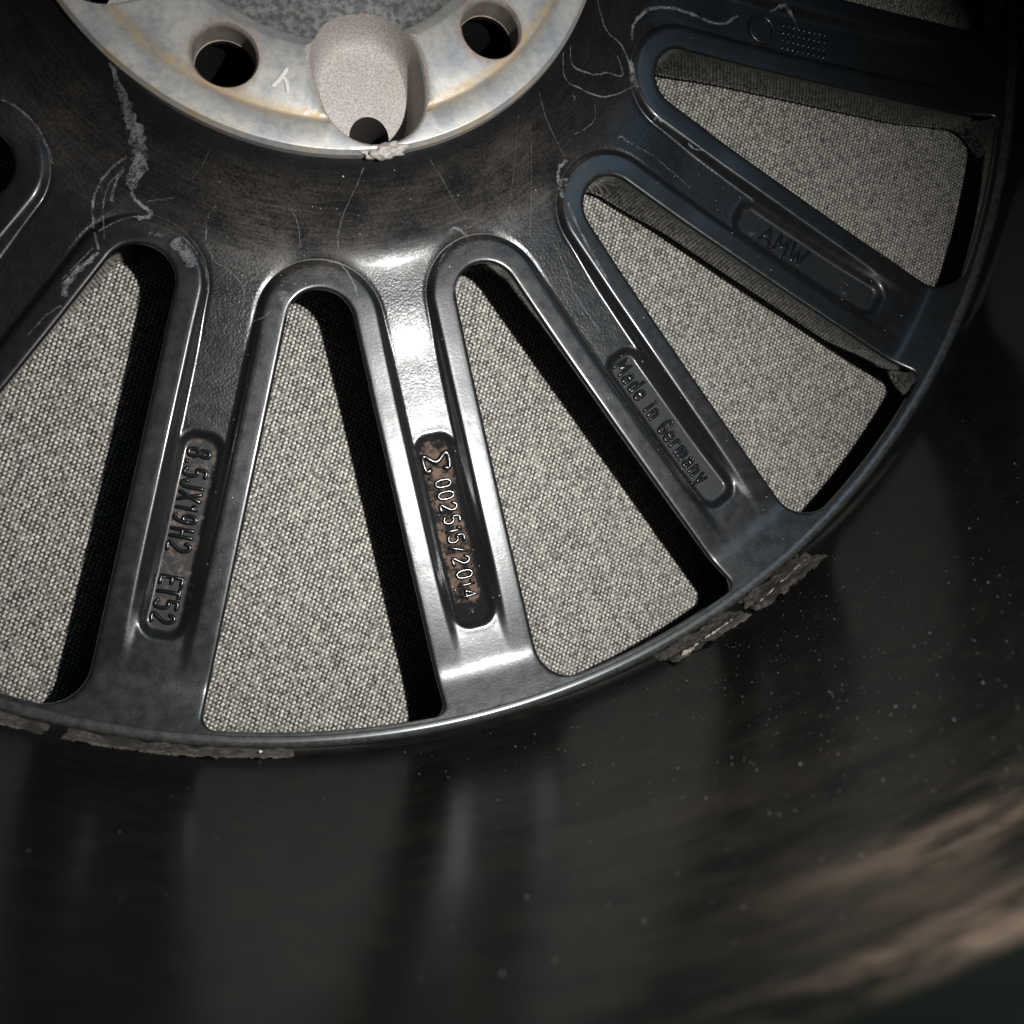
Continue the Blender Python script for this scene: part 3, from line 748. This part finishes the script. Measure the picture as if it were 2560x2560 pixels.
MARKS = [
 (s2([(800, 850), (870, 960), (930, 1070), (1000, 1180), (1015, 1215)]), .22, .55), (s2([(1280, 620), (1255, 900), (1230, 1130), (1200, 1240)]), .2, .5),
 (s2([(1345, 660), (1350, 1000), (1340, 1280)]), .2, .5), (s2([(1390, 500), (1430, 640), (1490, 770), (1525, 840)]), .25, .55),
 (s2([(450, 900), (390, 1040), (330, 1180), (310, 1330)]), .35, .5), (s2([(60, 1120), (95, 1200), (110, 1330)]), .3, .45),
 (s2([(1690, 560), (1690, 640), (1640, 690), (1580, 720)]), .25, .5),
 (s2([(1520, 280), (1530, 420), (1620, 480), (1750, 520), (1910, 460)]), .4, .9), (s2([(1560, 240), (1570, 350), (1680, 400), (1760, 390), (1820, 410), (1840, 390), (1810, 300)]), .4, .9),
 (s2([(1700, 0), (1750, 160), (1830, 240), (1870, 330), (1900, 400), (1920, 460)]), .6, .8),
 (s2([(1815, 740), (1835, 733), (1860, 755), (1895, 775)]), .45, 1.0), (s2([(1570, 515), (1582, 520), (1578, 540)]), .35, .9),
 (s2([(905, 1260), (925, 1222), (965, 1235), (1005, 1270)]), .8, .8), (s2([(850, 1450), (870, 1380), (930, 1300)]), .5, .5),
 (s2([(1490, 960), (1500, 900), (1540, 860)]), 1.0, .8), (s2([(1490, 960), (1505, 1020), (1520, 1060)]), .9, .7), (s2([(1520, 960), (1525, 1000)]), 2.2, .7),
 (s2([(1545, 1090), (1600, 1220), (1680, 1370), (1760, 1500)]), .9, .55), (s2([(1450, 1490), (1540, 1495), (1640, 1560)]), .22, .6),
 (s1([(600, 330), (640, 480), (690, 620)]), (1.2, 2.2, 3.2), .55), (s1([(690, 620), (730, 740), (745, 860), (700, 1000)]), (3.2, 4.2, 4.6, 2.6), .7),
 (s1([(700, 990), (720, 1060), (770, 1110), (815, 1150), (740, 1175)]), (1.6, .9, 1.1, 1.6), .8),
 (s1([(680, 840), (600, 900), (540, 980), (500, 1080), (500, 1200), (530, 1340)]), .7, .75), (s1([(640, 930), (580, 1000), (555, 1100), (555, 1220), (560, 1280)]), .4, .6),
 (s1([(660, 900), (610, 1010), (600, 1080)]), .8, .6), (s1([(530, 1240), (600, 1200), (700, 1165), (770, 1165)]), .5, .7),
 (s1([(340, 1590), (360, 1520), (430, 1440), (530, 1355)]), (1.6, 2.2, 1.8, .6), .85), (s1([(800, 1250), (880, 1270)]), 1.6, .4),
 (s1([(930, 1290), (1000, 1360), (1040, 1430)]), 3.4, .5), (s1([(980, 1270), (1060, 1360), (1105, 1460), (1115, 1560)]), .5, .5),
 (s1([(1110, 1300), (1150, 1400), (1240, 1460), (1310, 1560), (1300, 1720)]), .3, .5), (s1([(1110, 1230), (1100, 1300)]), .25, .5),
 (s1([(1160, 1100), (1110, 1180), (1105, 1290)]), .25, .4), (s1([(1300, 1740), (1400, 1710), (1450, 1670)]), .3, .55), (s1([(1510, 1560), (1540, 1640), (1520, 1700)]), 2.4, .4),
 (s1([(10, 535), (110, 590), (200, 680), (260, 800), (285, 880)]), .6, .55), (s1([(330, 1500), (500, 1330)]), .4, .5), (s1([(150, 1800), (240, 1700), (330, 1640)]), .5, .4),
 (s1([(790, 1080), (880, 1070), (930, 1062)]), .25, .4), (s1([(1030, 960), (1090, 880), (1120, 810)]), .3, .35),
 ([(1580, 100), (1585, 60), (1620, 25), (1680, 20), (1740, 40), (1800, 60), (1845, 40)], 1.0, .8), ([(1575, 150), (1580, 190), (1595, 220)], 1.2, .8),
 ([(1730, 70), (1728, 95)], 1.6, .8), ([(1925, 30), (1960, 15), (1985, 50), (1995, 80)], .8, .7),
 ([(1635, 300), (1645, 293), (1655, 305)], .5, 1.0), ([(1720, 358), (1735, 372), (1756, 376)], .35, .9), ([(1590, 365), (1640, 395), (1680, 430), (1725, 470)], .3, .5),
 ([(820, 655), (850, 660), (880, 700), (893, 740)], .5, .7), ([(1150, 690), (1140, 730)], 1.2, .5), ([(1400, 640), (1420, 690), (1440, 740), (1500, 830)], .5, .5),
]
for path, wid, dens in MARKS:
    me = ribbon_mesh('water_mark', path, (np.array(wid)*0.8 if not np.isscalar(wid) else wid*0.85), dens*0.7)
    obj('water_mark', me, LIME, wheel)

# pale paint tick on the bolting face
VV, FF, n0 = [], [], 0
for pth in ([(683, 213), (700, 196), (716, 173)], [(708, 192), (716, 205), (719, 226)]):
    P = []
    for x, y_ in smooth_path(pth, 4):
        d = CR @ np.array([(x-1280)/FPX, -(y_-1280)/FPX, -1.0]); P.append(CC+d*((0.08-CC[2])/d[2]))
    V, F = tube(P, 0.55, 8, 0.35); VV.append(V); FF += [tuple(i+n0 for i in f) for f in F]; n0 += len(V)
obj('paint_tick', mesh_from('paint_tick', to_world(np.concatenate(VV)), FF), PALE, wheel)

# ------------------------------------------------------------------ remains of balance-weight glue along the barrel
def fbm(x, y, s):
    v = 0
    for k in range(4):
        f = 2.1**k
        v = v+np.sin(x*f*1.3+s*1.7+1.1*np.sin(y*f*1.1+s))*np.cos(y*f*1.2+s*2.3+0.9*np.sin(x*f*0.8))/f**0.8
    return v
def glue(az0, az1, z0, z1, thick, seed, name='adhesive_residue'):
    na, nz = max(12, int((az1-az0)*217*math.pi/180/0.45)), max(6, int((z1-z0)/0.6))
    A, Z = np.meshgrid(np.linspace(az0, az1, na), np.linspace(z0, z1, nz), indexing='ij')
    u = (A-az0)/(az1-az0); v = (Z-z0)/(z1-z0)
    nn = fbm(A*1.6, Z*0.45, seed)
    edge = np.minimum(np.minimum(u, 1-u)*6*(az1-az0)/6, np.minimum(v, 1-v)*4)+0.42*nn-0.08
    hgt = thick*sstep(0.0, 0.5, edge)*(0.72+0.16*fbm(A*2.2, Z*1.5, seed+3)+0.06*fbm(A*9, Z*3.5, seed+5))-0.35*(edge < 0.02)
    r = 217.0-0.9*(1-sstep(-18.5, -12, Z))-hgt; a = np.radians(A)
    V = np.stack([r*np.cos(a), r*np.sin(a), Z], -1).reshape(-1, 3)
    I, J = np.meshgrid(np.arange(na-1), np.arange(nz-1), indexing='ij')
    F = np.stack([I*nz+J, I*nz+J+1, (I+1)*nz+J+1, (I+1)*nz+J], -1).reshape(-1, 4)
    return obj(name, mesh_from(name, to_world(V), F), GLUE, wheel)
glue(-70.8, -64.0, -18.6, -3.0, 1.1, 1.0)
glue(-78.2, -71.2, -18.6, -4.5, 0.9, 2.6)
glue(-118.0, -108.8, -18.0, -9.0, 0.5, 4.1)
glue(-110.0, -104.2, -18.0, -10.5, 0.45, 5.3)
glue(-126.0, -119.0, -18.0, -9.0, 0.5, 6.7)
def torn_edge(path, rad, seed):
    P = []
    for x, y_ in smooth_path(path, 8):
        q = hit_barrel(x, y_, 216.6); P.append(q)
    P = np.array(P); n = len(P); rg = np.random.default_rng(seed)
    P += rg.normal(0, 0.12, P.shape)
    V, F = tube(P, rad*(1+0.45*rg.normal(0, 1, n).clip(-1.6, 1.6)), 7, 0.8)
    obj('torn_tape_edge', mesh_from('torn_tape_edge', to_world(V), F), TAPE, wheel)
TAPE, nt, b = material('dusty_tape'); g = NT(nt)
n1 = g.noise(1300, 4, rough=.7); g.l(g.mix(g.ramp(n1, .3, .7), (.07, .058, .048), (.30, .26, .22)), b.inputs['Base Color']); b.inputs['Roughness'].default_value = .85
torn_edge([(1905, 1503), (1950, 1462), (1995, 1420), (2022, 1398)], .55, 1)
torn_edge([(1706, 1638), (1745, 1612), (1790, 1580), (1832, 1550)], .55, 2)
torn_edge([(1655, 1625), (1690, 1605), (1740, 1560), (1800, 1520)], .35, 3)
torn_edge([(1820, 1510), (1850, 1490), (1885, 1492), (1905, 1480)], .40, 4)
torn_edge([(1885, 1465), (1900, 1448), (1935, 1440), (1950, 1425)], .9, 5)
torn_edge([(1920, 1405), (1960, 1398), (2000, 1380)], .4, 6)
torn_edge([(330, 1815), (380, 1830), (440, 1850)], .5, 7)
torn_edge([(500, 1850), (560, 1850), (650, 1845), (690, 1865)], .5, 8)
def crumbs(name, centres, rad, mat, seed):
    rg = np.random.default_rng(seed); VV, FF, n0 = [], [], 0
    oc = np.array([(1, 0, 0), (-1, 0, 0), (0, 1, 0), (0, -1, 0), (0, 0, 1), (0, 0, -1)], float)
    of = [(0, 2, 4), (2, 1, 4), (1, 3, 4), (3, 0, 4), (2, 0, 5), (1, 2, 5), (3, 1, 5), (0, 3, 5)]
    for c, s in zip(centres, rad):
        V = oc*s*(1+0.35*rg.normal(0, 1, (6, 1)).clip(-1, 1))+np.array(c); VV.append(V)
        FF += [tuple(i+n0 for i in f) for f in of]; n0 += 6
    return mesh_from(name, to_world(np.concatenate(VV)), FF, smooth=True)
for (x, y_), rd in zip([(192, 1803), (205, 1797), (218, 1800), (228, 1806), (242, 1804), (548, 1863), (655, 1836), (650, 1880)], [.8, .9, 1.0, .7, .6, .5, .8, .5]):
    obj('adhesive_crumb', crumbs('adhesive_crumb', [hit_barrel(x, y_, 216.0)], [rd], SPECKW, 3), SPECKW, wheel)

# ------------------------------------------------------------------ loose dust on the barrel and the spokes
n = 1700
az = np.where(RNG.random(n) < .75, RNG.normal(-72, 14, n), RNG.uniform(-140, -20, n)); z = RNG.uniform(-8, 143, n)
keep = RNG.random(n) < np.clip(0.25+0.75*np.exp(-((az+74)/16)**2), 0, 1); az, z = az[keep], z[keep]
rr = 217.1+0.0035*(z+12); a = np.radians(az)
P = np.stack([rr*np.cos(a), rr*np.sin(a), z], 1)
me = crumbs('dust', P, np.clip(RNG.lognormal(-2.3, .45, len(P)), .05, .28), SPECK, 5); obj('dust', me, SPECK, wheel, kind='stuff')
sp = [(1415+RNG.uniform(-900, 900), RNG.uniform(420, 1600)) for _ in range(420)]
P = []
for x, y_ in sp:
    q = hit_back(x, y_); az_ = math.degrees(math.atan2(q[1], q[0])); k = round((az_-6)/24)*24+6; r_ = math.hypot(q[0], q[1]); dk = math.radians(az_-k)
    if 74 < r_ < 211 and float(slot_d(np.array(r_*math.cos(dk)), np.array(r_*math.sin(dk)))) > 0.8: P.append(q)
P = np.array(P)
me = crumbs('dust', P, np.clip(RNG.lognormal(-2.35, .4, len(P)), .04, .22), SPECKW, 6); obj('dust', me, SPECKW, wheel, kind='stuff')
